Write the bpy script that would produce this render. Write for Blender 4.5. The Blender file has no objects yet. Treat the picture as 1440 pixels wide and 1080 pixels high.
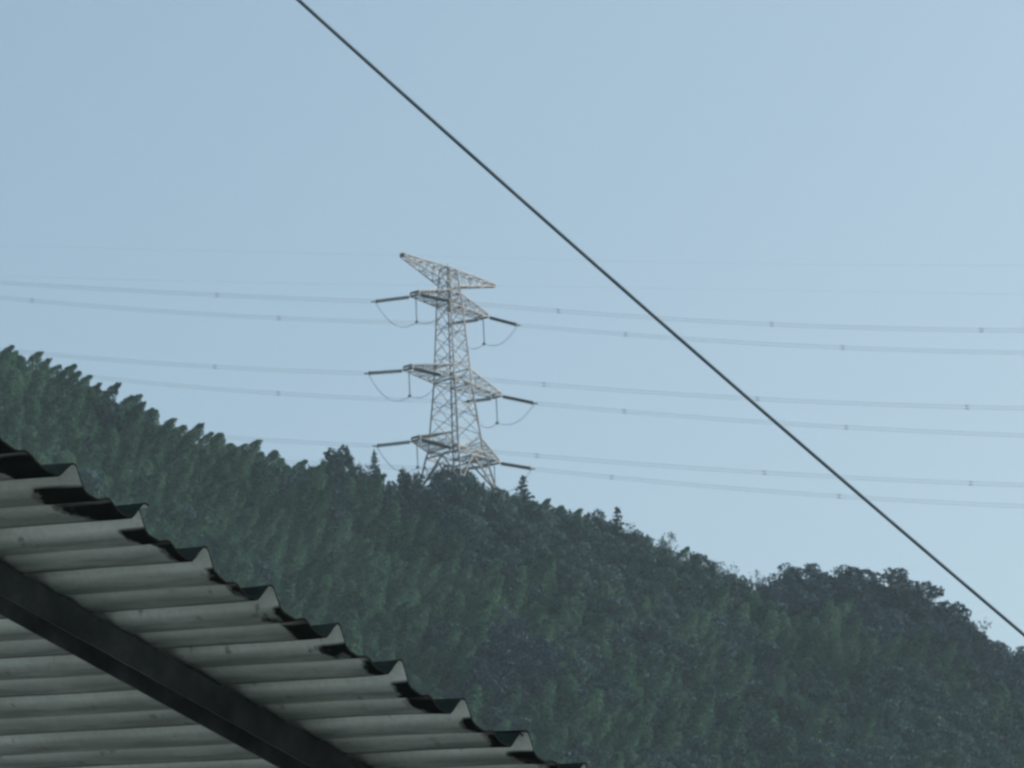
import bpy, math, random
import numpy as np
from mathutils import Vector, Matrix, noise as mnoise

random.seed(7)
rng = np.random.default_rng(7)
SC = bpy.context.scene
COL = SC.collection
R = math.radians

# ------------------------------------------------------------------ camera
F = 8000.0                      # focal length in photo pixels (photo 1440 x 1080)
PITCH, ROLL = R(17.0), R(2.6)
EYE = Vector((0, 0, 1.6))
fwd = Vector((0, math.cos(PITCH), math.sin(PITCH)))
_r0 = Vector((1, 0, 0)); _u0 = Vector((0, -math.sin(PITCH), math.cos(PITCH)))
XR = _r0 * math.cos(ROLL) - _u0 * math.sin(ROLL)
YU = _r0 * math.sin(ROLL) + _u0 * math.cos(ROLL)
cd = bpy.data.cameras.new("camera"); cam = bpy.data.objects.new("camera", cd); COL.objects.link(cam)
cd.sensor_fit = 'HORIZONTAL'; cd.sensor_width = 36.0; cd.lens = 36.0 * F / 1440.0
cd.clip_start = 0.5; cd.clip_end = 12000
M = Matrix((XR, YU, -fwd)).transposed().to_4x4(); M.translation = EYE
cam.matrix_world = M
SC.camera = cam
cd.dof.use_dof = True; cd.dof.focus_distance = 15.0; cd.dof.aperture_fstop = 50.0   # focus on the roof and cable, the far hill a touch soft

def ray(px, py):
    return fwd + XR * ((px - 720) / F) - YU * ((py - 540) / F)
def at(px, py, depth):          # the place seen at a photo pixel, at a depth along the view
    return EYE + ray(px, py) * depth
def at_y(px, py, y):            # the same, at a distance north of the camera
    d = ray(px, py); return EYE + d * (y / d.y)
def proj(p):
    v = Vector(p) - EYE; z = v.dot(fwd)
    return 720 + F * v.dot(XR) / z, 540 - F * v.dot(YU) / z

# ------------------------------------------------------------------ sky, sun, exposure
SUN_EL, SUN_AZ = R(30.0), R(66.0)      # azimuth clockwise from the view direction (+Y)
w = bpy.data.worlds.new("World"); SC.world = w; w.use_nodes = True
nt = w.node_tree
sky = nt.nodes.new("ShaderNodeTexSky"); sky.sky_type = 'NISHITA'
sky.sun_disc = False; sky.sun_elevation = SUN_EL; sky.sun_rotation = SUN_AZ
sky.air_density = 1.0; sky.dust_density = 3.5; sky.ozone_density = 1.2; sky.altitude = 0
bg = nt.nodes["Background"]; bg.inputs[1].default_value = 0.09
tint = nt.nodes.new("ShaderNodeMix"); tint.data_type = 'RGBA'; tint.blend_type = 'MULTIPLY'
tint.inputs[0].default_value = 1.0; tint.inputs[7].default_value = (0.945, 1.01, 0.935, 1)
nt.links.new(sky.outputs[0], tint.inputs[6]); nt.links.new(tint.outputs[2], bg.inputs[0])
sl = bpy.data.lights.new("sun", 'SUN'); sl.energy = 1.8; sl.angle = R(10); sl.color = (1.0, 0.97, 0.94)
so = bpy.data.objects.new("sun", sl); COL.objects.link(so)
sdir = Vector((math.sin(SUN_AZ) * math.cos(SUN_EL), math.cos(SUN_AZ) * math.cos(SUN_EL), math.sin(SUN_EL)))
so.rotation_euler = sdir.to_track_quat('Z', 'Y').to_euler()
SC.view_settings.view_transform = 'Standard'; SC.view_settings.look = 'None'
SC.view_settings.gamma = 1.0; SC.view_settings.use_curve_mapping = False
SC.view_settings.exposure = 0.9
SC.cycles.use_denoising = True
SC.cycles.filter_width = 2.6
SC.cycles.max_bounces = 6; SC.cycles.volume_bounces = 0
SC.cycles.transparent_max_bounces = 8

# ------------------------------------------------------------------ helpers
def tag(o, label=None, cat=None, group=None, kind=None):
    if label: o['label'] = label
    if cat: o['category'] = cat
    if group: o['group'] = group
    if kind: o['kind'] = kind
    return o
def empty(name, loc=(0, 0, 0)):
    o = bpy.data.objects.new(name, None); o.location = loc; o.empty_display_size = 0.3
    COL.objects.link(o); return o
def mobj(name, me, mat, parent=None, link=True):
    o = bpy.data.objects.new(name, me)
    if mat and not me.materials: me.materials.append(mat)
    if link: COL.objects.link(o)
    if parent: o.parent = parent
    return o
class MB:
    """collects bars and tubes, world coordinates; build() makes one mesh with its origin at a base point"""
    def __init__(s): s.v = []; s.f = []
    def bar(s, a, b, wd, wd2=None):
        a = Vector(a); b = Vector(b); d = (b - a).normalized()
        x = d.cross(Vector((0.13, 0.2, 0.97))); x.normalize(); y = d.cross(x)
        n = len(s.v); w2 = wd2 or wd
        for p, q in ((a, wd), (b, w2)):
            for i, j in ((-1, -1), (1, -1), (1, 1), (-1, 1)):
                s.v.append(p + x * (i * q / 2) + y * (j * q / 2))
        for i in range(4):
            j = (i + 1) % 4; s.f.append((n + i, n + j, n + 4 + j, n + 4 + i))
        s.f += [(n + 3, n + 2, n + 1, n), (n + 4, n + 5, n + 6, n + 7)]
    def tube(s, pts, rad, k=6):
        pts = [Vector(p) for p in pts]; n0 = len(s.v); m = len(pts)
        rads = rad if isinstance(rad, (list, tuple)) else [rad] * m
        for i, p in enumerate(pts):
            d = (pts[min(i + 1, m - 1)] - pts[max(i - 1, 0)]).normalized()
            x = d.cross(Vector((0.11, 0.17, 0.98))); x.normalize(); y = d.cross(x)
            for q in range(k):
                an = 2 * math.pi * q / k
                s.v.append(p + (x * math.cos(an) + y * math.sin(an)) * rads[i])
        for i in range(m - 1):
            for q in range(k):
                r = (q + 1) % k
                s.f.append((n0 + i * k + q, n0 + i * k + r, n0 + (i + 1) * k + r, n0 + (i + 1) * k + q))
        s.f.append(tuple(n0 + q for q in reversed(range(k))))
        s.f.append(tuple(n0 + (m - 1) * k + q for q in range(k)))
    def build(s, name, mat, parent=None, org=(0, 0, 0), smooth=False):
        me = bpy.data.meshes.new(name); o = Vector(org)
        me.from_pydata([tuple(v - o) for v in s.v], [], s.f); me.update()
        if smooth: me.polygons.foreach_set("use_smooth", [True] * len(me.polygons))
        ob = mobj(name, me, mat, parent)
        if not parent: ob.location = o
        return ob

def newmat(name):
    m = bpy.data.materials.new(name); m.use_nodes = True
    t = m.node_tree; return m, t, t.nodes["Principled BSDF"]
def N(t, typ, **kw):
    n = t.nodes.new(typ)
    for k, v in kw.items(): setattr(n, k, v)
    return n
def ramp(t, fac, stops):
    r = N(t, "ShaderNodeValToRGB"); e = r.color_ramp.elements
    while len(e) < len(stops): e.new(0.5)
    for el, (p, c) in zip(e, stops): el.position = p; el.color = (*c, 1)
    t.links.new(fac, r.inputs[0]); return r.outputs[0]
def noise_tex(t, vec, scale, detail=4, rough=0.55):
    n = N(t, "ShaderNodeTexNoise"); n.inputs['Scale'].default_value = scale
    n.inputs['Detail'].default_value = detail; n.inputs['Roughness'].default_value = rough
    t.links.new(vec, n.inputs['Vector']); return n.outputs['Fac']
def mathn(t, op, a, b=None, clamp=False):
    n = N(t, "ShaderNodeMath", operation=op); n.use_clamp = clamp
    for i, v in enumerate((a, b)):
        if v is None: continue
        if isinstance(v, (int, float)): n.inputs[i].default_value = v
        else: t.links.new(v, n.inputs[i])
    return n.outputs[0]
def mixc(t, fac, a, b, mode='MIX'):
    n = N(t, "ShaderNodeMix", data_type='RGBA', blend_type=mode)
    if isinstance(fac, (int, float)): n.inputs[0].default_value = fac
    else: t.links.new(fac, n.inputs[0])
    for i, v in ((6, a), (7, b)):
        if isinstance(v, tuple): n.inputs[i].default_value = (*v, 1)
        else: t.links.new(v, n.inputs[i])
    return n.outputs[2]

# ------------------------------------------------------------------ materials
def leaf_mat(name, dark, mid, light, trans=0.25):
    m, t, b = newmat(name)
    geo = N(t, "ShaderNodeNewGeometry")
    big = noise_tex(t, geo.outputs['Position'], 0.035, 3)
    small = noise_tex(t, geo.outputs['Position'], 0.33, 3, 0.7)
    f = mathn(t, 'ADD', mathn(t, 'MULTIPLY', big, 0.55), mathn(t, 'MULTIPLY', small, 0.6))
    f = mathn(t, 'ADD', f, mathn(t, 'MULTIPLY', geo.outputs['Random Per Island'], 0.12))
    oi = N(t, "ShaderNodeObjectInfo")        # every tree its own tone
    f = mathn(t, 'ADD', f, mathn(t, 'MULTIPLY', mathn(t, 'SUBTRACT', oi.outputs['Random'], 0.5), 0.21))
    c = ramp(t, f, [(0.42, dark), (0.62, mid), (0.82, light)])
    t.links.new(c, b.inputs['Base Color'])
    b.inputs['Roughness'].default_value = 0.65
    b.inputs['Specular IOR Level'].default_value = 0.08
    tr = N(t, "ShaderNodeBsdfTranslucent"); t.links.new(c, tr.inputs[0])
    mx = N(t, "ShaderNodeMixShader"); mx.inputs[0].default_value = trans
    t.links.new(b.outputs[0], mx.inputs[1]); t.links.new(tr.outputs[0], mx.inputs[2])
    t.links.new(mx.outputs[0], t.nodes['Material Output'].inputs[0])
    return m
M_BAMBOO = leaf_mat("bamboo_leaves", (0.012, 0.044, 0.028), (0.042, 0.112, 0.072), (0.090, 0.185, 0.122), 0.3)
M_BROAD = leaf_mat("broadleaf_leaves", (0.010, 0.028, 0.034), (0.030, 0.074, 0.078), (0.066, 0.128, 0.130), 0.15)
M_CONIFER = leaf_mat("conifer_needles", (0.010, 0.028, 0.032), (0.026, 0.064, 0.068), (0.056, 0.106, 0.106), 0.1)
M_DARK = leaf_mat("dark_broadleaf_leaves", (0.008, 0.022, 0.038), (0.020, 0.048, 0.074), (0.040, 0.082, 0.116), 0.1)  # darker, bluer leaf tones of the knoll and hollow trees

def simple(name, c1, c2, scale, rough=0.7, metal=0.0, coord='Object'):
    m, t, b = newmat(name)
    tc = N(t, "ShaderNodeTexCoord")
    f = noise_tex(t, tc.outputs[coord], scale, 5)
    t.links.new(ramp(t, f, [(0.35, c1), (0.68, c2)]), b.inputs['Base Color'])
    b.inputs['Roughness'].default_value = rough; b.inputs['Metallic'].default_value = metal
    return m
M_BARK = simple("bark", (0.022, 0.028, 0.026), (0.05, 0.055, 0.05), 3)
M_CULM = simple("bamboo_culm", (0.03, 0.06, 0.035), (0.06, 0.10, 0.055), 2)
M_STEEL = simple("galvanised_steel", (0.085, 0.088, 0.095), (0.22, 0.215, 0.22), 0.5, 0.55, 0.15)
M_INSUL = simple("insulator_glaze", (0.010, 0.014, 0.018), (0.024, 0.03, 0.036), 2, 0.7)
M_ALU = simple("conductor_aluminium", (0.10, 0.105, 0.11), (0.16, 0.165, 0.17), 0.3, 0.6, 0.2)
M_CABLE = simple("cable_sheath", (0.15, 0.21, 0.26), (0.21, 0.27, 0.32), 6, 0.95)
M_CABLE.node_tree.nodes["Principled BSDF"].inputs['Specular IOR Level'].default_value = 0.05

# ------------------------------------------------------------------ terrain
def lerp_tab(tab, x):
    xs = [p[0] for p in tab]; ys = [p[1] for p in tab]
    return float(np.interp(x, xs, ys))
SKYLINE = [(-300, 360), (-100, 440), (0, 487), (60, 509), (100, 524), (150, 550), (240, 590), (300, 614), (345, 624), (390, 644),
           (480, 655), (530, 668), (560, 684), (600, 684), (640, 668), (690, 684), (730, 696), (800, 716), (870, 735),
           (930, 764), (1010, 797), (1050, 812), (1100, 808), (1150, 802), (1200, 810), (1240, 816), (1300, 834),
           (1350, 863), (1400, 898), (1440, 922), (1540, 985), (1800, 1130)]
T0 = at(641, 636, 889.0)       # axis of the pylon at its lowest cross-arms
T0Y = T0.y    # the pylon stands on the ridge line
RIDGE_D = [(-300, T0Y - 85), (0, T0Y - 50), (640, T0Y + 4), (1050, T0Y + 18), (1440, T0Y + 40), (1800, T0Y + 45)]
def ridge_ground_py(px):        # the ground under the crowns of the skyline trees
    return lerp_tab(SKYLINE, px) + 68
def px_of(x, y):                # photo column of a place near the ridge (roll included)
    py = 700.0; px = 720.0
    for _ in range(4):
        c, s = math.cos(ROLL), math.sin(ROLL)
        z = y * math.cos(PITCH) + ((y * math.tan(PITCH)) * math.sin(PITCH))
        px = 720 + F * x / z / c - (540 - py) * 0 + (py - 540) * math.tan(ROLL)*-1
        py = min(1080, ridge_ground_py(px))
    return px
_cache = {}
def ridge_at(az):               # az = x / y ; distance and height of the ridge line there
    k = round(az, 5)
    if k not in _cache:
        # march along the ridge line until its azimuth matches
        _cache[k] = float(np.interp(az, _AZ, _RY)), float(np.interp(az, _AZ, _RZ))
    return _cache[k]
_AZ, _RY, _RZ = [], [], []
for px in np.linspace(-300, 1800, 420):
    p = at_y(px, ridge_ground_py(px), lerp_tab(RIDGE_D, px))
    _AZ.append(p.x / p.y); _RY.append(p.y); _RZ.append(p.z)
SLOPE = 0.54
def ground_z(x, y):
    az = x / max(y, 1.0)
    ry, rz = ridge_at(az)
    n = mnoise.noise(Vector((x * 0.022, y * 0.018, 0.3))) * 4.0 + mnoise.noise(Vector((x * 0.06, y * 0.05, 4.3))) * 1.3
    d = ry - y
    if d >= 0:
        n *= min(1.0, d / 25.0)
        z = rz - d * SLOPE - 0.0004 * d * d + n
    else:
        z = rz + d * 0.35
    return max(z, 0.0)
xs = np.concatenate([np.linspace(-520, -150, 28), np.linspace(-142, 142, 120), np.linspace(150, 520, 28)])
ys = np.concatenate([np.linspace(250, 640, 40), np.linspace(645, 960, 130), np.linspace(970, 1500, 40)])
vs = []
for y in ys:
    for x in xs: vs.append((x, y, ground_z(x, y) - 0.004 if ground_z(x, y) > 0 else -0.5))
nx = len(xs); fs = [(j * nx + i, j * nx + i + 1, (j + 1) * nx + i + 1, (j + 1) * nx + i) for j in range(len(ys) - 1) for i in range(nx - 1)]
me = bpy.data.meshes.new("hillside"); me.from_pydata(vs, [], fs); me.update()
me.polygons.foreach_set("use_smooth", [True] * len(me.polygons))
M_SOIL = simple("forest_floor", (0.018, 0.022, 0.016), (0.045, 0.05, 0.035), 0.2, 0.95)
tag(mobj("hill", me, M_SOIL), kind='structure')
me = bpy.data.meshes.new("ground")
me.from_pydata([(-2500, -2500, 0), (2500, -2500, 0), (2500, 2500, 0), (-2500, 2500, 0)], [], [(0, 1, 2, 3)])
M_GROUND = simple("village_ground", (0.02, 0.025, 0.018), (0.045, 0.05, 0.035), 0.4, 0.95)
tag(mobj("ground", me, M_GROUND), kind='structure')

M_BOUNCE = simple("bounce_slab_concrete", (0.42, 0.43, 0.42), (0.56, 0.57, 0.56), 0.8, 0.85)  # unseen pale slab, added to bounce light onto the roof's rib faces
me = bpy.data.meshes.new("bounce_slab")
me.from_pydata([(-40, -40, 0.004), (7, -40, 0.004), (7, 10.2, 0.004), (-3.4, 10.2, 0.004), (-3.4, 32, 0.004), (-40, 32, 0.004)], [], [(0, 1, 2, 3, 4, 5)])
tag(mobj("bounce_slab", me, M_BOUNCE), kind='structure')

# ------------------------------------------------------------------ haze
def box_mesh(name, a, b):
    (x0, y0, z0), (x1, y1, z1) = a, b
    v = [(x, y, z) for z in (z0, z1) for y in (y0, y1) for x in (x0, x1)]
    f = [(0, 2, 3, 1), (4, 5, 7, 6), (0, 1, 5, 4), (2, 6, 7, 3), (0, 4, 6, 2), (1, 3, 7, 5)]
    me = bpy.data.meshes.new(name); me.from_pydata(v, [], f); me.update(); return me
hz = bpy.data.materials.new("haze"); hz.use_nodes = True
t = hz.node_tree; t.nodes.clear()
out = t.nodes.new("ShaderNodeOutputMaterial"); pv = t.nodes.new("ShaderNodeVolumePrincipled")
pv.inputs['Color'].default_value = (0.66, 0.89, 1.0, 1); pv.inputs['Density'].default_value = 0.00010
pv.inputs['Anisotropy'].default_value = 0.2
t.links.new(pv.outputs[0], out.inputs['Volume'])
tag(mobj("haze", box_mesh("haze", (-2600, -2600, -1.5), (2600, 2600, 420)), hz), kind='stuff')

# ------------------------------------------------------------------ trees: prototypes
def leaves_mesh(name, cen, size, droop=0.0, up=None):
    """one small folded leaf spray per centre"""
    n = len(cen); cen = np.asarray(cen)
    a = rng.normal(size=(n, 3)); a[:, 2] = a[:, 2] * 0.7 - droop
    a /= np.linalg.norm(a, axis=1, keepdims=True)
    b = np.cross(a, rng.normal(size=(n, 3))); b /= np.linalg.norm(b, axis=1, keepdims=True)
    s = (np.asarray(size) * rng.uniform(0.6, 1.35, n))[:, None]
    p0 = cen - a * s * 0.5; p1 = cen + b * s * 0.28; p2 = cen + a * s * 0.6; p3 = cen - b * s * 0.28
    v = np.stack([p0, p1, p2, p3], 1).reshape(-1, 3)
    me = bpy.data.meshes.new(name)
    me.vertices.add(4 * n); me.vertices.foreach_set("co", v.ravel())
    me.loops.add(4 * n); me.loops.foreach_set("vertex_index", np.arange(4 * n))
    me.polygons.add(n); me.polygons.foreach_set("loop_start", np.arange(n) * 4)
    me.update(calc_edges=True); me.validate(); return me
def tube_mesh(name, paths):
    mb = MB()
    for pts, rads in paths: mb.tube(pts, rads, 5)
    me = bpy.data.meshes.new(name); me.from_pydata([tuple(v) for v in mb.v], [], mb.f); me.update(); return me

def make_bamboo(i):
    H = rng.uniform(7.6, 9.6); az = rng.uniform(-0.5, 0.9); lean = rng.uniform(0.8, 2.4)
    dx, dy = math.cos(az), math.sin(az)
    def spine(u):
        return np.array([dx * lean * u ** 2.6, dy * lean * u ** 2.6, H * (u - 0.10 * u ** 6)])
    cen = []; n = 1250
    for _ in range(n):
        u = 0.22 + 0.80 * rng.random() ** 0.8
        rad = 1.35 * math.sin(math.pi * min(1, (u - 0.12) / 0.93) ** 0.85) ** 0.8 + 0.10
        th = rng.uniform(0, 2 * math.pi); rr = rad * rng.random() ** 0.45
        # branches come off in tiers, leaf sprays hang at their ends
        tier = 0.55 + 0.45 * math.sin(u * 38 + i) * math.sin(3 * th + u * 9)
        rr *= 0.65 + 0.35 * tier
        p = spine(min(u, 1.02)) + np.array([math.cos(th) * rr, math.sin(th) * rr, 0.30 * rr - 0.32 * rr * rr])
        cen.append(p)
    crown = leaves_mesh("crown", cen, 0.33, 0.55)
    trunk = tube_mesh("trunk", [([spine(u) for u in np.linspace(0, 1, 7)], [0.07 - 0.055 * u for u in np.linspace(0, 1, 7)])])
    return crown, trunk
def make_broad(i):
    H = rng.uniform(5.8, 7.4); cen = []; paths = []
    paths.append(([(0, 0, 0), (0.1, 0.05, H * 0.35), (0.15, -0.1, H * 0.75)], [0.2, 0.15, 0.06]))
    nb = 15
    for k in range(nb):
        th = k * 2.4 + rng.uniform(-.4, .4); u = (k + 0.5) / nb
        zz = H * (0.34 + 0.60 * u); rr = 2.2 * math.sqrt(max(0.04, 1 - ((u - 0.28) / 0.78) ** 2)) * rng.uniform(.55, 1.05)
        c = np.array([math.cos(th) * rr, math.sin(th) * rr, zz])
        paths.append(([(0.1, 0, H * (0.25 + 0.4 * u)), tuple(c * [0.5, 0.5, 1] - [0, 0, 0.4]), tuple(c)], [0.09, 0.06, 0.03]))
        br = rng.uniform(0.65, 1.15)
        m = int(105 * br ** 2) + 26
        d = rng.normal(size=(m, 3)); d /= np.linalg.norm(d, axis=1, keepdims=True)
        d *= (br * rng.uniform(0.55, 1.05, m))[:, None]; d[:, 2] *= 0.7
        cen.extend(c + d)
    return leaves_mesh("crown", cen, 0.42, 0.1), tube_mesh("trunk", paths)
def make_conifer(i):
    H = rng.uniform(7.5, 9.0); cen = []; paths = [([(0, 0, 0), (0, 0, H * 0.5), (0, 0, H * 0.985)], [0.16, 0.09, 0.02])]
    z = H * 0.16
    while z < H * 0.97:
        u = (z - H * 0.1) / (H * 0.9); L = 1.75 * (1 - u) ** 0.85 + 0.08
        k = 7 if u < .7 else 5; ph = rng.uniform(0, 6)
        for q in range(k):
            th = ph + q * 2 * math.pi / k + rng.uniform(-.2, .2); l = L * rng.uniform(.7, 1.1)
            m = max(3, int(11 * l))
            for s in np.linspace(0.15, 1, m):
                cen.append(np.array([math.cos(th) * l * s, math.sin(th) * l * s, z + 0.22 * l * s - 0.32 * l * s * s]) + rng.normal(size=3) * 0.08)
            if l > .5:
                paths.append(([(0, 0, z), (math.cos(th) * l * .9, math.sin(th) * l * .9, z - 0.1 * l)], [0.03, 0.01]))
        z += 0.42
    for s in np.linspace(0, 1, 10): cen.append(np.array([0, 0, H * (0.93 + 0.07 * s)]))
    return leaves_mesh("crown", cen, 0.40, 0.15), tube_mesh("trunk", paths)
def make_bare(i):                # thin-leaved, see-through tree
    H = rng.uniform(6.8, 7.6); cen = []; paths = [([(0, 0, 0), (0.1, 0, H * 0.5), (0, 0.1, H * 0.8)], [0.15, 0.1, 0.05])]
    for k in range(13):
        th = rng.uniform(0, 6.28); e = np.array([math.cos(th) * rng.uniform(.6, 1.9), math.sin(th) * 1.4, H * rng.uniform(.72, 1.0)])
        paths.append(([(0.05, 0, H * rng.uniform(.35, .6)), tuple(e * [.55, .55, .85]), tuple(e)], [0.06, 0.04, 0.015]))
        m = 22
        cen.extend(e + rng.normal(size=(m, 3)) * [0.38, 0.38, 0.26])
    return leaves_mesh("crown", cen, 0.32, 0.1), tube_mesh("trunk", paths)

PROTO = {}
for kind, fn, lm, bm_, cnt in (("bamboo", make_bamboo, M_BAMBOO, M_CULM, 5), ("broad", make_broad, M_BROAD, M_BARK, 4),
                               ("dark", make_broad, M_DARK, M_BARK, 2), ("conifer", make_conifer, M_CONIFER, M_BARK, 3),
                               ("bare", make_bare, M_BROAD, M_BARK, 3)):
    PROTO[kind] = []
    for i in range(cnt):
        c, tr = fn(i); c.materials.append(lm); tr.materials.append(bm_); PROTO[kind].append((c, tr))

# ------------------------------------------------------------------ trees on the skyline, one object each
def stand_tree(name, kind, px, top_py, label, cat, group, dist_off=0.0, wid=None, var=None):
    """a tree rooted on the hill; its height follows from where its top stands against the sky"""
    y = lerp_tab(RIDGE_D, px) + dist_off
    c, tr = PROTO[kind][(var if var is not None else random.randrange(99)) % len(PROTO[kind])]
    top = at_y(px, top_py, y)
    gz = ground_z(top.x, y) - 0.15
    cz = max(v.co.z for v in c.vertices); h = max(2.5, top.z - gz); s = h / cz
    root = empty(name, (top.x, y, gz)); root.rotation_euler = (0, 0, random.uniform(-0.7, 0.7) if kind == 'bamboo' else random.uniform(0, 6.28))
    wx = (wid or 1.0) * s
    if kind in ('broad', 'dark', 'bare', 'bamboo'): wx = (wid or 1.0) * (0.55 * s + 0.45)
    root.scale = (wx, wx, s)
    tag(root, label, cat, group)
    for nm, m in (("crown", c), ("trunk", tr)):
        o = bpy.data.objects.new(nm, m); COL.objects.link(o); o.parent = root
    return root

SPECIAL = [  # px, top, kind, name, category, label, width
    (526, 632, 'conifer', 'conifer_tree', 'conifer', 'tall slim dark spire conifer alone on the ridge just left of the pylon', 1.0),
    (473, 626, 'broad', 'broadleaf_tree', 'tree', 'tall rounded tree, top peak of the dark clump left of the spire conifer', 1.0),
    (495, 640, 'conifer', 'conifer_tree', 'conifer', 'short pointed conifer between the rounded tree and the spire conifer', .8),
    (510, 649, 'bare', 'small_tree', 'tree', 'small knob topped tree in the notch beside the spire conifer', .5),
    (566, 657, 'conifer', 'conifer_tree', 'conifer', 'pointed conifer just left of the foot of the pylon', 1.2),
    (579, 661, 'broad', 'broadleaf_tree', 'tree', 'dark blunt tree touching the left foot of the pylon', .7),
    (627, 656, 'broad', 'broadleaf_tree', 'tree', 'dark rounded tree directly under the pylon, left one of two', 1.1),
    (650, 657, 'broad', 'broadleaf_tree', 'tree', 'dark rounded tree directly under the pylon, right one of two', 1.0),
    (735, 668, 'conifer', 'conifer_tree', 'conifer', 'pointed dark conifer just right of the foot of the pylon', 1.35),
    (704, 682, 'broad', 'broadleaf_tree', 'tree', 'low dark tree at the right foot of the pylon', .8),
    (867, 711, 'conifer', 'conifer_tree', 'conifer', 'small lone conifer tip on the ridge midway between pylon and saddle', 1.2),
    (937, 746, 'bare', 'thin_tree', 'tree', 'thin spiky tree rising on the ridge above the saddle', .6),
    (1008, 785, 'bare', 'thin_tree', 'tree', 'sparse see-through tree on the left slope of the saddle', .8),
    (1022, 791, 'bare', 'thin_tree', 'tree', 'lower sparse tree beside the saddle, on its left', .7),
    (1066, 802, 'bare', 'thin_tree', 'tree', 'tiny sparse tree in the bottom of the saddle', .6),
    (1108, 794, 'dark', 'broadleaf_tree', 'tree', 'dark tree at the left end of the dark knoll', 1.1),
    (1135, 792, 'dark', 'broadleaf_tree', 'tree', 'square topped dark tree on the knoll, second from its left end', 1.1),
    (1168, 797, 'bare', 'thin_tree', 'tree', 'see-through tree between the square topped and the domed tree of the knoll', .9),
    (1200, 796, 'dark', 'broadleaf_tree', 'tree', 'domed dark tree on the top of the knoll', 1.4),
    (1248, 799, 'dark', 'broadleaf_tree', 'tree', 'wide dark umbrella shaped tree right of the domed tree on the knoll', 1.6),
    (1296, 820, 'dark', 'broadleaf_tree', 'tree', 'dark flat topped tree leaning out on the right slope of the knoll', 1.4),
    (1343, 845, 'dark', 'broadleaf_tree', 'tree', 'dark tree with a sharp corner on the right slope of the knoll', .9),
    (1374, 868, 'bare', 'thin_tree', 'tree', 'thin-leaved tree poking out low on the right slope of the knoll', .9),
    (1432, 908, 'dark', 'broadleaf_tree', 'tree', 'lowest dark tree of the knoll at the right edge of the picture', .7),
]
for px, top, kind, nm, cat, lab, wid in SPECIAL:
    stand_tree(nm, kind, px, top, lab, cat, None, -2.0, wid)
ORDS = ("first second third fourth fifth sixth seventh eighth ninth tenth eleventh twelfth thirteenth fourteenth fifteenth sixteenth "
        "seventeenth eighteenth nineteenth twentieth").split() + ["twenty-" + q for q in "first second third fourth fifth sixth seventh eighth ninth".split()] + ["thirtieth"] + ["thirty-" + q for q in "first second third fourth fifth sixth seventh eighth ninth".split()]
G1 = "bamboos along the left ridge"
px = 6; i = 0
while px < 452:
    dt = random.choice((-8, -5, -2, -1, 0, 1, 2, 3, 6, 9))
    how = "taller than its neighbours" if dt < -5 else "lower than its neighbours" if dt > 5 else "level with its neighbours"
    stand_tree("bamboo", 'bamboo', px, lerp_tab(SKYLINE, px) + dt,
               "green bamboo %s, %s from the left edge along the left skyline" % (how, ORDS[i]), "bamboo", G1, random.uniform(-5, 1), 1.15)
    px += random.choice((9, 11, 13, 17, 21, 25)); i += 1
G2 = "small trees along the ridge right of the pylon"
px = 755; i = 0
while px < 1050:
    if all(abs(px - s[0]) > 7 for s in SPECIAL):
        dt = random.uniform(-8, 5)
        k = random.choice(('broad', 'bamboo', 'broad', 'bare')) if px < 930 else random.choice(('bamboo', 'bamboo', 'broad'))
        stand_tree("ridge_tree", k, px, lerp_tab(SKYLINE, px) + dt,
                   "%s %s on the ridge, %s from the pylon towards the saddle" % ("tall" if dt < -3 else "low", {'broad': 'dark leafy tree', 'bamboo': 'green feathery bamboo', 'bare': 'sparse tree'}[k], ORDS[i]), "tree", G2, random.uniform(-5, 0), 0.9)
        i += 1
    px += random.uniform(12, 18)
G3 = "trees crowded round the foot of the pylon"
FOOT = [(455, 2, -4), (468, 4, -4), (486, 0, -4), (503, 3, -4), (516, 5, -4), (540, 2, -4), (553, 5, -4), (594, 6, -12), (606, 2, -13), (616, -2, -12), (638, 0, -13),
        (660, -3, -13), (672, 0, -12), (685, 0, -12), (697, 3, -12), (716, 2, -4), (727, 5, -4), (746, 0, -4)]
for i, (px, dt, do) in enumerate(FOOT):
    stand_tree("ridge_tree", 'broad', px, lerp_tab(SKYLINE, px) + dt, "low dark tree, %s from the left in the row crowding the foot of the pylon" % ORDS[i], "tree", G3, do, 0.8)
G4 = "dark trees filling the knoll skyline"
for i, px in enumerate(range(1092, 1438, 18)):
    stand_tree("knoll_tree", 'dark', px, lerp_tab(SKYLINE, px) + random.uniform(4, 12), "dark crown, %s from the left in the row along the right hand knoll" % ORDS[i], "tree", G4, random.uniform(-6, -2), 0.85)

# ------------------------------------------------------------------ the wooded slope below, one mass per kind of wood
def wood_kind(px, py):
    j = mnoise.noise(Vector((px * 0.012, py * 0.012, 1.7))) * 26
    j2 = mnoise.noise(Vector((px * 0.02, py * 0.02, 9.7)))
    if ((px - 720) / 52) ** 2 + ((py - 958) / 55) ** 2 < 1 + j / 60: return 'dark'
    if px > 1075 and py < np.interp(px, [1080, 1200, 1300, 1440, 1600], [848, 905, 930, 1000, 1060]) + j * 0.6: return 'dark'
    if 440 < px < 1010 and py < np.interp(px, [450, 560, 700, 800, 900, 1000], [668, 735, 800, 838, 838, 812]) + j:
        return 'conifer' if (j2 > 0.12 or py < 700) and random.random() < .6 else 'broad'
    green = ((px - 1190) / 130) ** 2 + ((py - 905) / 45) ** 2 < 1 or ((px - 830) / 110) ** 2 + ((py - 1010) / 60) ** 2 < 1
    if px > 640 and not green and random.random() < np.clip((px - 640) / 300, 0, 1) * (0.85 if j2 > -0.2 else 0.5): return 'broad'
    if j2 > 0.42: return 'broad'
    return 'bamboo'
pts = {k: [] for k in ('bamboo', 'broad', 'dark', 'conifer')}
sizes = {k: [] for k in pts}
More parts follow.
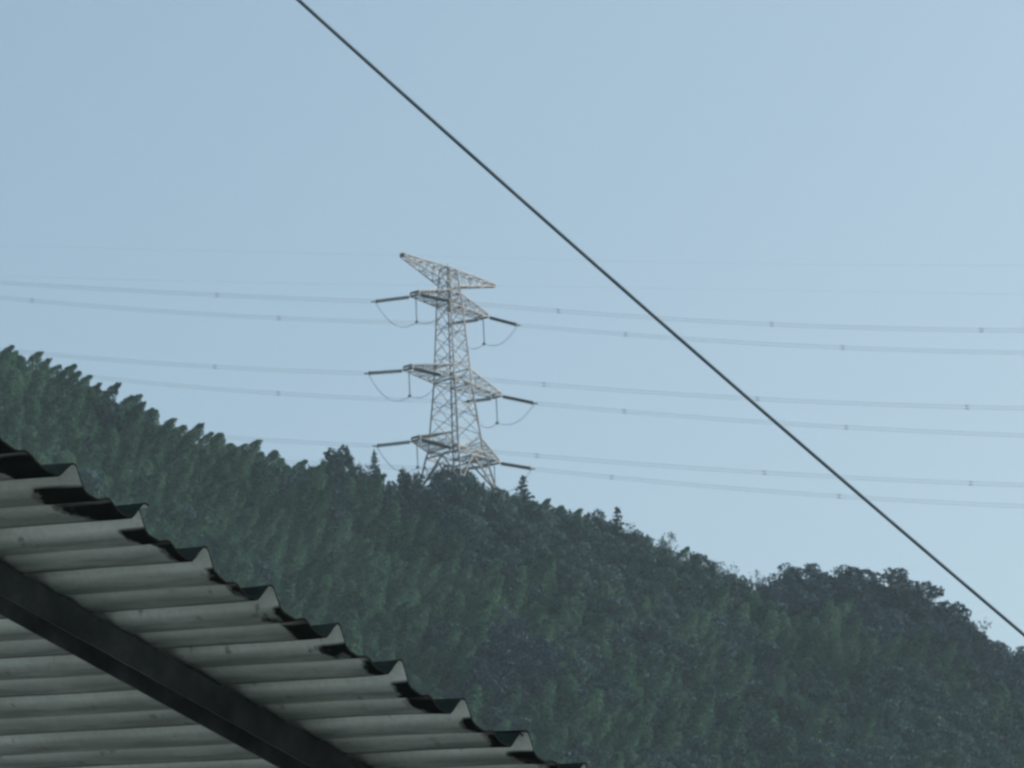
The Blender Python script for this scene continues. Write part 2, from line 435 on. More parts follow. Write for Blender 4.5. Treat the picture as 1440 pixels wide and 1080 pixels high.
PH_ = {k: float(np.mean([max(v.co.z for v in c.vertices) for c, _ in PROTO[k]])) for k in pts}
RANGE = {'bamboo': (0.85, 1.35), 'broad': (0.85, 1.35), 'dark': (0.95, 1.4), 'conifer': (0.75, 1.1)}
y = 650.0
while y < 905:
    x = -105.0
    while x < 110:
        X = x + random.uniform(-1.5, 1.5); Y = y + random.uniform(-1.6, 1.6)
        gz = ground_z(X, Y); ry, rz = ridge_at(X / Y)
        if Y < ry + 3.5 and gz > 0:
            px, py = proj((X, Y, gz + 5))
            if -60 < px < 1500 and py < 1150:
                k = wood_kind(px, py); sz = random.uniform(*RANGE[k])
                lim = lerp_tab(SKYLINE, px) + random.uniform(0, 13)
                q = proj((X, Y, gz + PH_[k] * sz))[1]
                if q < lim: sz *= 1 - (lim - q) / max(1, (proj((X, Y, gz))[1] - q))
                near = (Vector((X, Y, 0)) - Vector((T0.x, T0.y, 0))).length < 5.0
                if Y > ry - 7 and not near:      # low scrub closes the view between the ridge stems
                    pts['broad'].append((X + 1.2, Y - 0.5, gz - 0.4)); sizes['broad'].append(min(sz * 0.7, random.uniform(0.4, 0.6)))
                if sz > 0.35 and not (near and sz > 0.6):
                    pts[k].append((X, Y, gz - 0.2)); sizes[k].append(sz)
        x += 2.9
    y += 3.1

def scatter(name, kind):
    P = pts[kind]
    me = bpy.data.meshes.new(name); me.from_pydata(P, [], []); n = len(P)
    a = me.attributes.new("tree_turn", 'FLOAT', 'POINT'); a.data.foreach_set("value", rng.uniform(-0.8, 0.9, n) if kind == 'bamboo' else rng.uniform(0, 6.28, n))
    a = me.attributes.new("tree_size", 'FLOAT', 'POINT'); a.data.foreach_set("value", sizes[kind])
    a = me.attributes.new("tree_pick", 'INT', 'POINT'); a.data.foreach_set("value", rng.integers(0, len(PROTO[kind]), n))
    o = bpy.data.objects.new(name, me); COL.objects.link(o)
    src = bpy.data.collections.new(name + "_sources")
    for i, (c, tr) in enumerate(PROTO[kind]):
        # crown and trunk joined for the mass
        nv = len(c.vertices); cv = np.empty(nv * 3); c.vertices.foreach_get("co", cv)
        tv = [tuple(v.co) for v in tr.vertices]
        m2 = bpy.data.meshes.new("tree_source")
        fc = [tuple(p.vertices) for p in c.polygons]; ft = [tuple(q + nv for q in p.vertices) for p in tr.polygons]
        m2.from_pydata([tuple(r) for r in cv.reshape(-1, 3)] + tv, [], fc + ft)
        m2.materials.append(c.materials[0]); m2.materials.append(tr.materials[0])
        m2.polygons.foreach_set("material_index", [0] * len(fc) + [1] * len(ft)); m2.update()
        src.objects.link(bpy.data.objects.new("%s_source_%d" % (kind, i), m2))
    ng = bpy.data.node_groups.new(name, 'GeometryNodeTree')
    ng.interface.new_socket("Geometry", in_out='INPUT', socket_type='NodeSocketGeometry')
    ng.interface.new_socket("Geometry", in_out='OUTPUT', socket_type='NodeSocketGeometry')
    gi = ng.nodes.new("NodeGroupInput"); go = ng.nodes.new("NodeGroupOutput")
    ci = ng.nodes.new("GeometryNodeCollectionInfo"); ci.inputs[0].default_value = src
    ci.inputs["Separate Children"].default_value = True
    iop = ng.nodes.new("GeometryNodeInstanceOnPoints"); iop.inputs["Pick Instance"].default_value = True
    def na(nm, dt):
        q = ng.nodes.new("GeometryNodeInputNamedAttribute"); q.data_type = dt; q.inputs[0].default_value = nm
        return q.outputs[0]
    cx = ng.nodes.new("ShaderNodeCombineXYZ"); ng.links.new(na("tree_turn", 'FLOAT'), cx.inputs[2])
    er = ng.nodes.new("FunctionNodeEulerToRotation"); ng.links.new(cx.outputs[0], er.inputs[0])
    L = ng.links.new
    L(gi.outputs[0], iop.inputs["Points"]); L(ci.outputs[0], iop.inputs["Instance"])
    L(na("tree_pick", 'INT'), iop.inputs["Instance Index"]); L(er.outputs[0], iop.inputs["Rotation"])
    L(na("tree_size", 'FLOAT'), iop.inputs["Scale"]); L(iop.outputs[0], go.inputs[0])
    md = o.modifiers.new("trees", 'NODES'); md.node_group = ng
    return o
tag(scatter("bamboo_forest", 'bamboo'), "green feathery bamboo wood covering the slope below the ridge", "forest", kind='stuff')
tag(scatter("broadleaf_forest", 'broad'), "grey green broadleaf wood among the bamboo on the slope", "forest", kind='stuff')
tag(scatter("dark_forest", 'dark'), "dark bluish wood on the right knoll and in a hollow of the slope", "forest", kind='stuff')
tag(scatter("conifer_forest", 'conifer'), "dark conifers packed on the slope under the pylon", "forest", kind='stuff')

# ------------------------------------------------------------------ the pylon
A = Vector((0.62, 0.78, 0)).normalized()           # along the cross-arms (right and away)
Lx = Vector((0.78, -0.62, 0)).normalized()         # along the line
LR = Vector((0.85, -0.53, 0)).normalized(); LL = Vector((-0.92, 0.39, 0)).normalized()
UP = Vector((0, 0, 1))
def lvl(py):                                        # height on the axis that shows at a photo row
    lo, hi = -40.0, 60.0
    for _ in range(50):
        mid = (lo + hi) / 2
        if proj(T0 + UP * mid)[1] > py: lo = mid
        else: hi = mid
    return lo
H3, H2, H1, HT = 0.0, lvl(539), lvl(431.5), lvl(379)
BASE = -13.0; KN = -6.6
def half(h):
    return float(np.interp(h, [BASE, KN, H3 - 1.0, H3, H2, H1, HT], [6.0, 4.4, 3.35, 3.05, 2.1, 1.45, 0.95]))
def T(a, l, h): return T0 + A * a + Lx * l + UP * h
ORG = T(0, 0, BASE)
pyl = empty("electricity_pylon", ORG)
tag(pyl, "grey steel lattice electricity pylon with three pairs of cross-arms on the ridge", "pylon")
for sa in (-1, 1):
    for sl_ in (-1, 1):
        mb = MB()
        hs = [BASE, KN, H3 - 1.0, H3, H2, H1, HT]
        for a_, b_ in zip(hs[:-1], hs[1:]):
            mb.bar(T(sa * half(a_), sl_ * half(a_), a_), T(sa * half(b_), sl_ * half(b_), b_), 0.22 if b_ <= H2 else 0.18)
        leg = mb.build("leg", M_STEEL, pyl, ORG)
        fb = MB(); p = T(sa * half(BASE), sl_ * half(BASE), BASE); fb.bar(p - UP * 2.2, p + UP * 0.3, 0.9, 0.6)
        fb.build("footing", M_GROUND, leg, ORG)
def corner(i, h):
    s = [(-1, -1), (1, -1), (1, 1), (-1, 1)][i % 4]; return T(s[0] * half(h), s[1] * half(h), h)
# body bracing, one part per section
levels = [H3 - 1.0, H3, None, H2 - 0.2, H2 + 2.2, None, H1, H1 + 2.2, HT]
secs = [(H3, H2, 4), (H2, H2 + 2.4, 1), (H2 + 2.4, H1, 4), (H1, H1 + 2.2, 1), (H1 + 2.2, HT, 2)]
for h0, h1, n in secs:
    for face in range(4):
        mb = MB()
        for k in range(n):
            a_ = h0 + (h1 - h0) * k / n; b_ = h0 + (h1 - h0) * (k + 1) / n
            mb.bar(corner(face, a_), corner(face + 1, b_), 0.085); mb.bar(corner(face + 1, a_), corner(face, b_), 0.085)
            m = (corner(face, a_) + corner(face + 1, b_) + corner(face + 1, a_) + corner(face, b_)) / 4
            if n > 1 and k % 2 == 0: mb.bar((corner(face, a_) + corner(face, b_)) / 2, (corner(face + 1, a_) + corner(face + 1, b_)) / 2, 0.07)
        mb.bar(corner(face, h1), corner(face + 1, h1), 0.15)
        mb.build("bracing", M_STEEL, pyl, ORG)
for face in range(4):                               # splayed base with K bracing
    mb = MB()
    mid = (corner(face, H3 - 1.0) + corner(face + 1, H3 - 1.0)) / 2
    for c in (face, face + 1):
        mb.bar(mid, corner(c, KN), 0.22)
        q = mid.lerp(corner(c, KN), 0.5); mb.bar(q, corner(c, (H3 - 1 + KN) / 2), 0.10); mb.bar(q, corner(c, (H3 - 1 + KN) / 2 + 1.7), 0.10)
        mb.bar(mid.lerp(corner(c, KN), 0.75), corner(c, KN + 1.4), 0.09)
        mb.bar(mid, corner(c, H3), 0.12)
        mb.bar((corner(face, BASE + 1) + corner(face + 1, BASE + 1)) / 2, corner(c, KN), 0.2)
    mb.bar(corner(face, KN), corner(face + 1, KN), 0.2)
    mb.bar(corner(face, H3 - 1.0), corner(face + 1, H3 - 1.0), 0.2); mb.bar(corner(face, H3), corner(face + 1, H3), 0.2)
    mb.build("base_bracing", M_STEEL, pyl, ORG)
for h in (H3, H2, H1, H1 + 2.2):
    mb = MB(); mb.bar(corner(0, h), corner(2, h), 0.1); mb.bar(corner(1, h), corner(3, h), 0.1)
    mb.build("diaphragm", M_STEEL, pyl, ORG)

def crossarm(side, h, length, rise, top=False, tipw=0.85):
    mb = MB(); hb = half(h)
    tip = lambda l, dz=0: T(side * length, l, h + dz)
    if top:   # level top chords, rising bottom chords
        hl = h - rise
        ch = [(T(side * hb, s * hb, h), tip(s * tipw)) for s in (-1, 1)] + [(T(side * half(hl), s * half(hl), hl), tip(s * tipw, -0.35)) for s in (-1, 1)]
    else:     # level bottom chords, falling top chords
        hl = h + rise
        ch = [(T(side * hb, s * hb, h), tip(s * tipw)) for s in (-1, 1)] + [(T(side * half(hl), s * half(hl), hl), tip(s * tipw, 0.55)) for s in (-1, 1)]
    for i, (a_, b_) in enumerate(ch): mb.bar(a_, b_, 0.18, 0.14)
    n = 6
    for (i, j) in ((0, 1), (2, 3), (0, 2), (1, 3)):
        for k in range(n):
            u0, u1 = k / n, (k + 1) / n
            p, q = (ch[i][0].lerp(ch[i][1], u0), ch[j][0].lerp(ch[j][1], u1)) if k % 2 else (ch[j][0].lerp(ch[j][1], u0), ch[i][0].lerp(ch[i][1], u1))
            mb.bar(p, q, 0.07)
            mb.bar(ch[i][0].lerp(ch[i][1], u1), ch[j][0].lerp(ch[j][1], u1), 0.075)
    for i, j in ((0, 1), (2, 3)): mb.bar(ch[i][1] , ch[j][1], 0.24)
    if not top:
        mb.bar(tip(-tipw), tip(-tipw, .55), .2); mb.bar(tip(tipw), tip(tipw, .55), .2)
    return mb.build("cross_arm", M_STEEL, pyl, ORG)
def arm_len(px_l, px_r, h):
    k = proj(T(1, 0, h))[0] - proj(T(0, 0, h))[0]
    return (px_r - px_l) / 2 / k
LEN = {H1: arm_len(584, 681, H1), H2: arm_len(575, 700, H2), H3: arm_len(586, 697, H3), HT: arm_len(565, 693, HT)}
for h in (H1, H2, H3):
    for s in (-1, 1): crossarm(s, h, LEN[h], 2.3)
for s in (-1, 1): crossarm(s, HT, LEN[HT], 2.7, True, 0.4)
mb = MB(); mb.bar(T(0, 0, HT - 0.2), T(0, 0, HT + 1.0), 0.25, 0.1); mb.build("peak", M_STEEL, pyl, ORG)

def disc_string(a_, b_, r, name="insulator_string"):
    n = max(8, int((b_ - a_).length / 0.30)); pts = []; rads = []
    for i in range(n):
        for du, rr in ((0.05, .35), (0.3, 1.0), (0.65, 0.85), (0.8, .35)):
            pts.append(a_.lerp(b_, (i + du) / n)); rads.append(r * rr)
    mb = MB(); mb.tube(pts, rads, 7); return mb.build(name, M_INSUL, pyl, ORG, smooth=False)
def plane_pt(px, py, p0, d):     # where the ray of a photo pixel meets the upright plane through p0 along d
    nrm = Vector((-d.y, d.x, 0)); r = ray(px, py)
    return EYE + r * ((p0 - EYE).dot(nrm) / r.dot(nrm))

#   level, side, photo x of the string's end (left / right), conductor photo points (left / right)
PH = [
 ("upper left", H1, -1, (527, 424), [(527, 424), (360, 417), (100, 404), (0, 397)], (634, 424), [(634, 424), (785, 438), (1085, 456), (1440, 465)]),
 ("upper right", H1, 1, (634, 455), [(634, 455), (360, 446), (45, 422), (0, 419)], (728, 457), [(728, 457), (880, 470), (1185, 489), (1440, 496)]),
 ("middle left", H2, -1, (517, 525), [(517, 525), (300, 516), (100, 501), (0, 492)], (622, 528), [(622, 528), (765, 540), (1065, 561), (1440, 574)]),
 ("middle right", H2, 1, (655, 565), [(655, 565), (520, 560), (330, 549), (130, 530)], (752, 567), [(752, 567), (880, 578), (1190, 601), (1440, 612)]),
 ("lower left", H3, -1, (529, 627), [(529, 627), (430, 623), (300, 614), (0, 590)], (636, 630), [(636, 630), (755, 640), (1080, 665), (1440, 682)]),
 ("lower right", H3, 1, (650, 660), [(650, 660), (500, 655), (300, 642), (0, 614)], (748, 659), [(748, 659), (880, 673), (1180, 698), (1440, 712)]),
]
def polyfit_y(pts):
    x = np.array([p[0] for p in pts], float); yv = np.array([p[1] for p in pts], float)
    c = np.polyfit(x, yv, 2); c[2] += yv[0] - np.polyval(c, x[0]); return lambda q: float(np.polyval(c, q))
def line_thing(name, label, start, d, pts, sgn, spacers, cat="power line", sub=4, r=0.0105, off=0.21):
    fy = polyfit_y(pts); x0 = pts[0][0]; x_end = 1700 if sgn > 0 else -260
    cx = [plane_pt(x, fy(x), start, d) for x in np.linspace(x0, x_end, 40)]
    cx[0] = Vector(start)
    root = empty(name, start); tag(root, label, cat, "overhead lines strung from the pylon")
    across = Vector((-d.y, d.x, 0))
    offs = [(i * off, j * off) for i in (-1, 1) for j in (-1, 1)] if sub == 4 else [(0, 0)]
    for i, j in offs:
        mb = MB(); mb.tube([p + across * i + UP * j for p in cx], r, 5); mb.build("conductor", M_ALU, root, start)
    for sx in spacers:
        c = plane_pt(sx, fy(sx), start, d); mb = MB()
        co = [c + across * i * off * 1.15 + UP * j * off * 1.15 for i, j in ((-1, -1), (1, -1), (1, 1), (-1, 1))]
        for k in range(4): mb.bar(co[k], co[(k + 1) % 4], 0.02)
        for q in co: mb.bar(q - d * 0.3, q + d * 0.3, 0.04)
        mb.build("spacer", M_ALU, root, start)
SPR = {"upper left": (785, 1085, 1380), "upper right": (880, 1185), "middle left": (765, 1065, 1360), "middle right": (878, 1190),
       "lower left": (755, 1075, 1365), "lower right": (860, 1180)}
SPL = {"upper left": (305,), "upper right": (45, 392), "middle left": (302,), "middle right": (391,), "lower left": (), "lower right": ()}
for nm, h, s, le, lpts, re_, rpts in PH:
    tipL = T(s * LEN[h], -0.85, h - 0.05); tipR = T(s * LEN[h], 0.85, h - 0.05)
    eL = plane_pt(le[0], le[1], tipL, LL); eR = plane_pt(re_[0], re_[1], tipR, LR)
    for tip_, e in ((tipL, eL), (tipR, eR)):
        d = (e - tip_).normalized(); e2 = e - d * 0.3
        for o_ in (-0.13, 0.13): disc_string(tip_ + d * 0.35 + UP * o_, e2 + UP * o_, 0.19)
        mb = MB(); mb.bar(tip_, tip_ + d * 0.4, 0.12); mb.build("shackle", M_STEEL, pyl, ORG)
        mb = MB(); mb.bar(e2 + UP * 0.35, e2 - UP * 0.35, 0.16); mb.bar(e2, e + d * 0.6, 0.14); mb.build("yoke", M_STEEL, pyl, ORG)
    j0 = T(s * (LEN[h] - 0.2), 0, h - 0.1); j1 = j0 - UP * 4.1
    disc_string(j0 - UP * 0.3, j1, 0.11, "jumper_insulator")
    mb = MB(); mb.bar(j0, j0 - UP * .35, .1); mb.build("hanger", M_STEEL, pyl, ORG)
    mb = MB(); mb.bar(j1 - UP * 0.25, j1, 0.42); mb.build("clamp_weight", M_INSUL, pyl, ORG)
    # slack jumper looping under the arm
    jb = j1 - UP * 0.2; root = empty("jumper_cable", jb)
    tag(root, "slack jumper cable looping under the %s cross-arm of the pylon" % nm, "cable")
    for o_ in (-0.16, 0.16):
        mb = MB(); ps = []
        for k in range(17):
            u = k / 16.0
            if u <= 0.5:
                v = u * 2; p = eL.lerp(jb, 1 - (1 - v) ** 1.0); dep = jb.z - 0.9
                z = eL.z + (jb.z - eL.z) * (1 - (1 - v) ** 2.3) - 0.9 * math.sin(math.pi * v)
            else:
                v = (u - .5) * 2; p = jb.lerp(eR, v)
                z = jb.z + (eR.z - jb.z) * v ** 2.3 - 0.9 * math.sin(math.pi * v)
            ps.append(Vector((p.x, p.y, z)) + A * o_)
        mb.tube(ps, 0.024, 5); mb.build("conductor", M_ALU, root, jb)
    line_thing("power_line", "bundled power line running right from the %s cross-arm of the pylon" % nm, eR, LR, rpts, 1, SPR[nm])
    line_thing("power_line", "bundled power line running left from the %s cross-arm of the pylon" % nm, eL, LL, lpts, -1, SPL[nm])
for s, nm in ((-1, "left"), (1, "right")):
    tp = T(s * LEN[HT], 0, HT - 0.2); q = proj(tp)
    line_thing("earth_wire", "faint thin earth wire running right from the %s end of the pylon top" % nm, tp, LR, [(q[0], q[1]), (900, q[1] + (9 if s < 0 else 3)), (1440, q[1] + (14 if s < 0 else 12))], 1, (), "wire", 1, 0.007)
    line_thing("earth_wire", "faint thin earth wire running left from the %s end of the pylon top" % nm, tp, LL, [(q[0], q[1]), (300, q[1] - 6), (0, q[1] - 14)], -1, (), "wire", 1, 0.007)

# ------------------------------------------------------------------ the near cable across the sky
cpts = [(420, 0), (640, 197), (880, 410), (1060, 568), (1230, 712), (1440, 893)]
cf = np.polyfit([p[0] for p in cpts], [p[1] for p in cpts], 2)
c0 = at(420, 0, 17.0); c1 = at(1440, 893, 19.0)
cdv = Vector((c1.x - c0.x, c1.y - c0.y, 0)).normalized()
ps = [plane_pt(x, float(np.polyval(cf, x)), c0, cdv) for x in np.linspace(150, 1700, 60)]
mb = MB(); mb.tube(ps, 0.0061, 10)
cb = mb.build("cable", M_CABLE, None, ps[0], smooth=True)
tag(cb, "dark thin cable crossing the sky diagonally in front of the pylon lines", "cable")

# ------------------------------------------------------------------ the corrugated roof
VPX, VPY = 7590.0, 5040.0
Ev = ray(VPX, VPY).normalized()                    # along the cut edge, down to the right and away
# ribs: square to the edge, showing almost level in the picture
def ribdir(slope):
    # direction a*XR + b*YU + c*fwd with image slope at (400,850)
    u, v = (400 - 720) / F, (850 - 540) / F
    best = None
    # image motion of direction (dx,dy,dz): (dx - dz*u, dy_img - dz*v)
    ex, ey, ez = Ev.dot(XR), -Ev.dot(YU), Ev.dot(fwd)
    # dx=1 ; (dy - dz v) = slope*(1 - dz u) ; ex + ey dy + ez dz = 0
    # dy = slope + dz (v - slope u)
    dz = -(ex + ey * slope) / (ez + ey * (v - slope * u)); dy = slope + dz * (v - slope * u)
    return (XR - YU * dy + fwd * dz).normalized()
Rv = ribdir(-0.069)
Nv = Rv.cross(Ev).normalized()
if Nv.z < 0: Nv = -Nv
PER = 0.25; 
P4 = at(475, 880, 13.2)
def along(px, py):     # distance along the edge that shows at a photo point near it
    lo, hi = -4.0, 6.0
    for _ in range(50):
        mid = (lo + hi) / 2
        if proj(P4 + Ev * mid)[0] < px: lo = mid
        else: hi = mid
    return lo
# choose the depth so that the period fits: crest 0 at x=88 and crest 8 at x=815
span = along(815, 0) - along(88, 0); PER = span / 8.0
CRESTS = [(-4, -350), (88, 650), (185, 715), (287, 768), (380, 828), (475, 880), (562, 932), (650, 982), (735, 1030), (815, 1073)]
roofM = Matrix((Rv, Ev, Nv)).transposed().to_4x4(); roofM.translation = P4
# profile over one period, (fraction, height)
prof = [(0.0, 0.0), (0.03, -0.006), (0.06, -0.032), (0.13, -0.105), (0.195, -0.170), (0.25, -0.188), (0.30, -0.192), (0.40, -0.192), (0.435, -0.180),
        (0.48, -0.150), (0.52, -0.140), (0.565, -0.145), (0.62, -0.168), (0.68, -0.186), (0.74, -0.192), (0.84, -0.192), (0.875, -0.182), (0.905, -0.14), (0.945, -0.06), (0.975, -0.012)]
# sheet underside material
M_SHEET, t, b = newmat("weathered_sheet")
tc = N(t, "ShaderNodeTexCoord"); sep = N(t, "ShaderNodeSeparateXYZ"); t.links.new(tc.outputs['Object'], sep.inputs[0])
mp = N(t, "ShaderNodeMapping"); mp.inputs['Scale'].default_value = (1.2, 9, 9); t.links.new(tc.outputs['Object'], mp.inputs[0])
streak = noise_tex(t, mp.outputs[0], 3.0, 6, 0.6); blot = noise_tex(t, tc.outputs['Object'], 5.0, 5, 0.6)
fine = noise_tex(t, tc.outputs['Object'], 60.0, 3, 0.6)
base = ramp(t, mathn(t, 'ADD', mathn(t, 'MULTIPLY', streak, 0.6), mathn(t, 'MULTIPLY', blot, 0.4)),
            [(0.30, (0.40, 0.48, 0.45)), (0.5, (0.54, 0.62, 0.59)), (0.68, (0.64, 0.71, 0.69))])
base = mixc(t, 0.32, base, ramp(t, fine, [(0.3, (0.12, 0.13, 0.12)), (0.7, (0.40, 0.42, 0.41))]))
# mould where rain drips round the cut edge: strongest in the pans, ragged inner limit
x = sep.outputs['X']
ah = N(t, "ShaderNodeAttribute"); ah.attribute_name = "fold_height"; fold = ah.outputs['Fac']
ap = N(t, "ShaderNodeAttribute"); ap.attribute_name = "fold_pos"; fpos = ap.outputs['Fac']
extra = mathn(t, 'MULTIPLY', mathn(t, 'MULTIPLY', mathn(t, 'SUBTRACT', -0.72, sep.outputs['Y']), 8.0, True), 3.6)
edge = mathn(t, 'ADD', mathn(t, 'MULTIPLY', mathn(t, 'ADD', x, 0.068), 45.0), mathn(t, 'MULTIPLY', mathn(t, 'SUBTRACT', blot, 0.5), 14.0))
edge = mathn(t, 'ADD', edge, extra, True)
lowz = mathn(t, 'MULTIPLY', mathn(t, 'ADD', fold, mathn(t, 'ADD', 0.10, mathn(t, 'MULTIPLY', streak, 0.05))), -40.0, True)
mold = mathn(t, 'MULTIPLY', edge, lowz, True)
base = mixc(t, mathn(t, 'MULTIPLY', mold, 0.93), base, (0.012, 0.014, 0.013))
# pans face down: their shade is painted in as a darker, streaky tone
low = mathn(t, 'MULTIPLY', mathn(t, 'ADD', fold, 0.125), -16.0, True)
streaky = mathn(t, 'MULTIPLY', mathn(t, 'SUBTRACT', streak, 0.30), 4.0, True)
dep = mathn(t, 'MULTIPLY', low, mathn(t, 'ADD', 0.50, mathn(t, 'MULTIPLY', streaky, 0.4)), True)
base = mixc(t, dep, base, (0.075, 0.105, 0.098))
fold_shade = mathn(t, 'SUBTRACT', 1.0, mathn(t, 'MULTIPLY', mathn(t, 'ABSOLUTE', mathn(t, 'SUBTRACT', fpos, 0.845)), 18.0), True)  # thin shadow under each fold, painted into the colour
base = mixc(t, mathn(t, 'MULTIPLY', fold_shade, mathn(t, 'ADD', 0.72, mathn(t, 'MULTIPLY', streaky, 0.25))), base, (0.02, 0.024, 0.023))
grime = ramp(t, noise_tex(t, tc.outputs['Object'], 1.3, 4), [(0.42, (0, 0, 0)), (0.62, (1, 1, 1))])
base = mixc(t, mathn(t, 'MULTIPLY', grime, 0.35), base, (0.10, 0.12, 0.10))
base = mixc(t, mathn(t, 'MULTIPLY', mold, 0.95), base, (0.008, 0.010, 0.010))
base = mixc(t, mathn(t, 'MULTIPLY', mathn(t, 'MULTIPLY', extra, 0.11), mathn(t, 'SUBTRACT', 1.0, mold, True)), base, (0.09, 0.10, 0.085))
spots = ramp(t, noise_tex(t, tc.outputs['Object'], 17.0, 3, 0.5), [(0.65, (0, 0, 0)), (0.72, (1, 1, 1))])
base = mixc(t, mathn(t, 'MULTIPLY', spots, 0.6), base, (0.07, 0.065, 0.055))
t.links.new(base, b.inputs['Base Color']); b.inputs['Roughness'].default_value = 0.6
t.links.new(mathn(t, 'MULTIPLY', mathn(t, 'SUBTRACT', 1.0, mold, True), 0.25), b.inputs['Specular IOR Level'])
bp = N(t, "ShaderNodeBump"); bp.inputs['Strength'].default_value = 0.25; bp.inputs['Distance'].default_value = 0.004
t.links.new(blot, bp.inputs['Height']); t.links.new(bp.outputs[0], b.inputs['Normal'])

M_OUTER = simple("mossy_sheet_top", (0.022, 0.032, 0.026), (0.055, 0.068, 0.055), 6.0, 0.95)
M_RIM = simple("rusted_cut_rim", (0.004, 0.006, 0.006), (0.012, 0.014, 0.013), 30.0, 0.95)
M_RIM.node_tree.nodes["Principled BSDF"].inputs["Specular IOR Level"].default_value = 0.05
M_OUTER.node_tree.nodes["Principled BSDF"].inputs["Specular IOR Level"].default_value = 0.05
roof = empty("corrugated_roof"); roof.matrix_world = roofM
tag(roof, "weathered corrugated metal roof with a cut wavy edge seen from below at lower left", "roof")
XN = 26
def sheet(k0, k1, lift, ext, skew):
    """profiled sheet from crest k0 to crest k1 (crest 4 is the origin), in roof coordinates"""
    v = []; fcs = []; fh = []; ft = []
    rows = []
    for k in range(k0, k1):
        for fr, hh in prof: rows.append((k + fr, hh, k))
    rows.append((k1 + 0.0, 0.0, k1)); rows.append((k1 + 0.05, -0.012, k1))
    xs_ = [ext, ext - 0.015, ext - 0.05, ext - 0.12] + [ext - 0.12 - 3.6 * (i / (XN - 4)) for i in range(1, XN - 3)]
    th = 0.0050
    for layer in (0, 1):
        for (tt, hh, k) in rows:
            wob = mnoise.noise(Vector((tt * 0.9, lift * 300, 2.0))) * 0.012
            for xi, xx in enumerate(xs_):
                dent = mnoise.noise(Vector((xx * 2.2, tt * 0.8, 5.1 + lift * 99))) * 0.004
                bend = 0.010 * math.exp(-(ext - xx) / 0.05) * mnoise.noise(Vector((tt * 1.7, 3.3, 1.0)))
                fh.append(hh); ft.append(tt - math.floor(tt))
                kj = mnoise.noise(Vector((round(tt) * 3.7, 1.5, 8.0)))     # every fold a little off
                hh2 = hh * (1 + 0.16 * kj * math.exp(-(ext - xx) / 0.3)) + 0.02 * kj * math.exp(-abs(tt - round(tt)) * 8)
                v.append((xx + wob * (1 if xi == 0 else 0.6 if xi < 3 else 0) , ((tt if tt > 0 else tt * 1.24 if tt > -1 else tt - 0.24) - 4) * PER + skew * xx + 0.010 * kj * math.exp(-abs(tt - round(tt)) * 5) + 0.006 * mnoise.noise(Vector((k * 1.3, 0.5, 7))), hh2 * PER + lift + dent + bend + (th if layer else 0)))
    nx_ = len(xs_); nr = len(rows); tot = nx_ * nr
    for r_ in range(nr - 1):
        for c_ in range(nx_ - 1):
            a_, b_, c2, d2 = r_ * nx_ + c_, r_ * nx_ + c_ + 1, (r_ + 1) * nx_ + c_ + 1, (r_ + 1) * nx_ + c_
            fcs.append((a_, b_, c2, d2)); fcs.append((d2 + tot, c2 + tot, b_ + tot, a_ + tot))
    for r_ in range(nr - 1):
        for c_ in (0, nx_ - 1):
            a_, b_ = r_ * nx_ + c_, (r_ + 1) * nx_ + c_
            fcs.append((a_, b_, b_ + tot, a_ + tot) if c_ == 0 else (b_, a_, a_ + tot, b_ + tot))
    for c_ in range(nx_ - 1):
        for r_ in (0, nr - 1):
            a_, b_ = r_ * nx_ + c_, r_ * nx_ + c_ + 1
            fcs.append((b_, a_, a_ + tot, b_ + tot) if r_ == 0 else (a_, b_, b_ + tot, a_ + tot))
    me = bpy.data.meshes.new("roof_sheet"); me.from_pydata(v, [], fcs); me.update()
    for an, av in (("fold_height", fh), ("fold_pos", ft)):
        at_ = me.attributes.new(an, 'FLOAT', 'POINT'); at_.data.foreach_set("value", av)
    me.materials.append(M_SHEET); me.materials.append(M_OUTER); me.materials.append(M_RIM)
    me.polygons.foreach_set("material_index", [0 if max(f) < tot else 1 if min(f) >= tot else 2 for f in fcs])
    o = mobj("roof_sheet", me, None, roof); return o
K0 = 4
CREST_K = {0: 88, 8: 815}
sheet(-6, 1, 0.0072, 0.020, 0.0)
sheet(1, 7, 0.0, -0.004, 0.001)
sheet(7, 14, 0.0075, 0.006, 0.0)

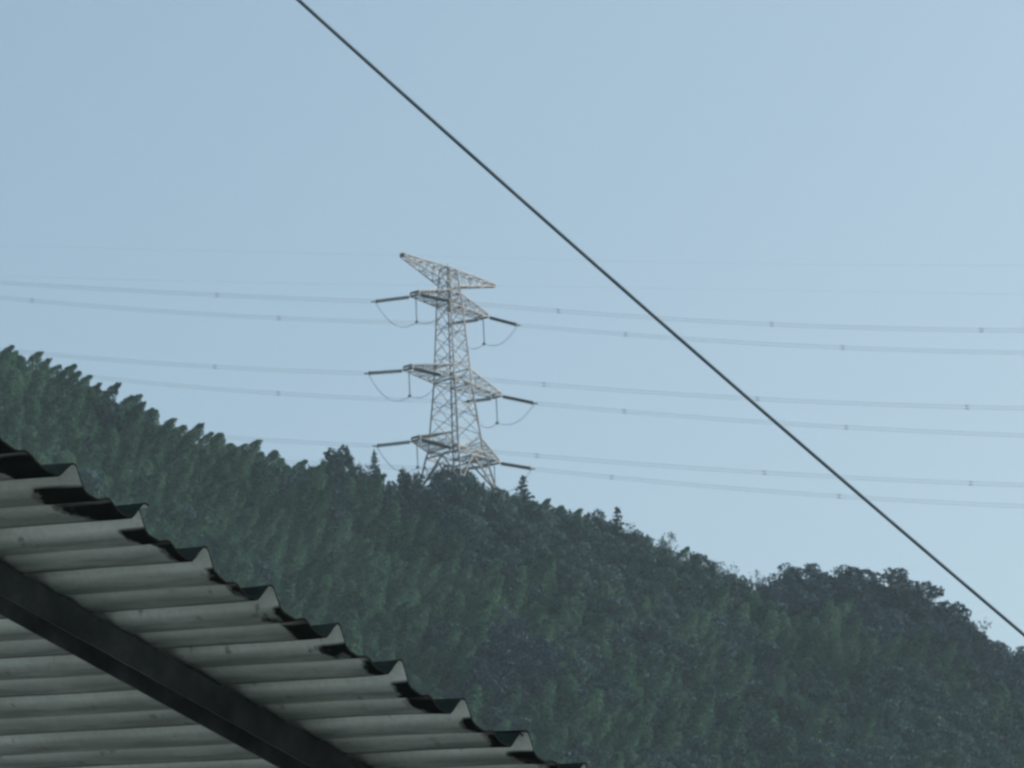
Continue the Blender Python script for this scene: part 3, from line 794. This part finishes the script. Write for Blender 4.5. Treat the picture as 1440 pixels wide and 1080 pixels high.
# purlin: dark steel beam under the sheets, parallel to the edge
def box_part(name, x0, x1, y0, y1, z0, z1, mat, bev=0.003):
    me = box_mesh(name, (x0, y0, z0), (x1, y1, z1)); o = mobj(name, me, mat, roof)
    bv = o.modifiers.new("bevel", 'BEVEL'); bv.width = bev; bv.segments = 2; return o
M_BEAM, t, b = newmat("dark_painted_steel")
tc = N(t, "ShaderNodeTexCoord"); f1 = noise_tex(t, tc.outputs['Object'], 7.0, 6, 0.65)
t.links.new(ramp(t, f1, [(0.3, (0.018, 0.024, 0.029)), (0.5, (0.042, 0.052, 0.058)), (0.70, (0.085, 0.095, 0.100))]), b.inputs['Base Color'])
b.inputs['Roughness'].default_value = 0.6
# where the beam's top edge shows at the left border of the photograph
ztop = -0.192 * PER - 0.004
def roof_hit(px, py, zoff):     # roof coordinates of the point of the plane z = zoff seen at a pixel
    r = ray(px, py); p0 = P4 + Nv * zoff
    q = EYE + r * ((p0 - EYE).dot(Nv) / r.dot(Nv)) - P4
    return q.dot(Rv), q.dot(Ev)
bx = roof_hit(260, 935, ztop)[0]
bH, bW = 0.072, 0.105
# an upside-down channel: two webs, a top and two small lips, open below
box_part("purlin", bx - bW + 0.003, bx - 0.003, -3.2, 3.4, ztop - 0.003, ztop, M_BEAM, 0.0005)
box_part("purlin_web", bx - 0.003, bx, -3.2, 3.4, ztop - bH, ztop, M_BEAM, 0.001)
box_part("purlin_web", bx - bW, bx - bW + 0.003, -3.2, 3.4, ztop - bH, ztop, M_BEAM, 0.001)
#box_part("purlin_lip", bx - 0.010, bx - 0.0035, -3.2, 3.4, ztop - bH, ztop - bH + 0.003, M_BEAM, 0.0005)
#box_part("purlin_lip", bx - bW + 0.0035, bx - bW + 0.014, -3.2, 3.4, ztop - bH, ztop - bH + 0.003, M_BEAM, 0.0005)
# second purlin and posts, out of the picture, that carry the roof
box_part("purlin", -3.3, -3.2, -3.2, 3.4, ztop - bH, ztop, M_BEAM)
rinv = roofM.inverted()
for xx in (bx - bW / 2, -3.25):
    for yy in (-2.9, 3.1):
        p = roofM @ Vector((xx, yy, ztop - bH - 0.007)); mb = MB()
        mb.tube([rinv @ Vector((p.x, p.y, -0.1)), rinv @ p], 0.045, 12)
        me = bpy.data.meshes.new("post"); me.from_pydata([tuple(q) for q in mb.v], [], mb.f); mobj("post", me, M_BEAM, roof)
print("roof period", PER, "R", Rv, "E", Ev, "N", Nv, "bx", bx, {k: len(v) for k, v in pts.items()}, H2, H1, HT, LEN)
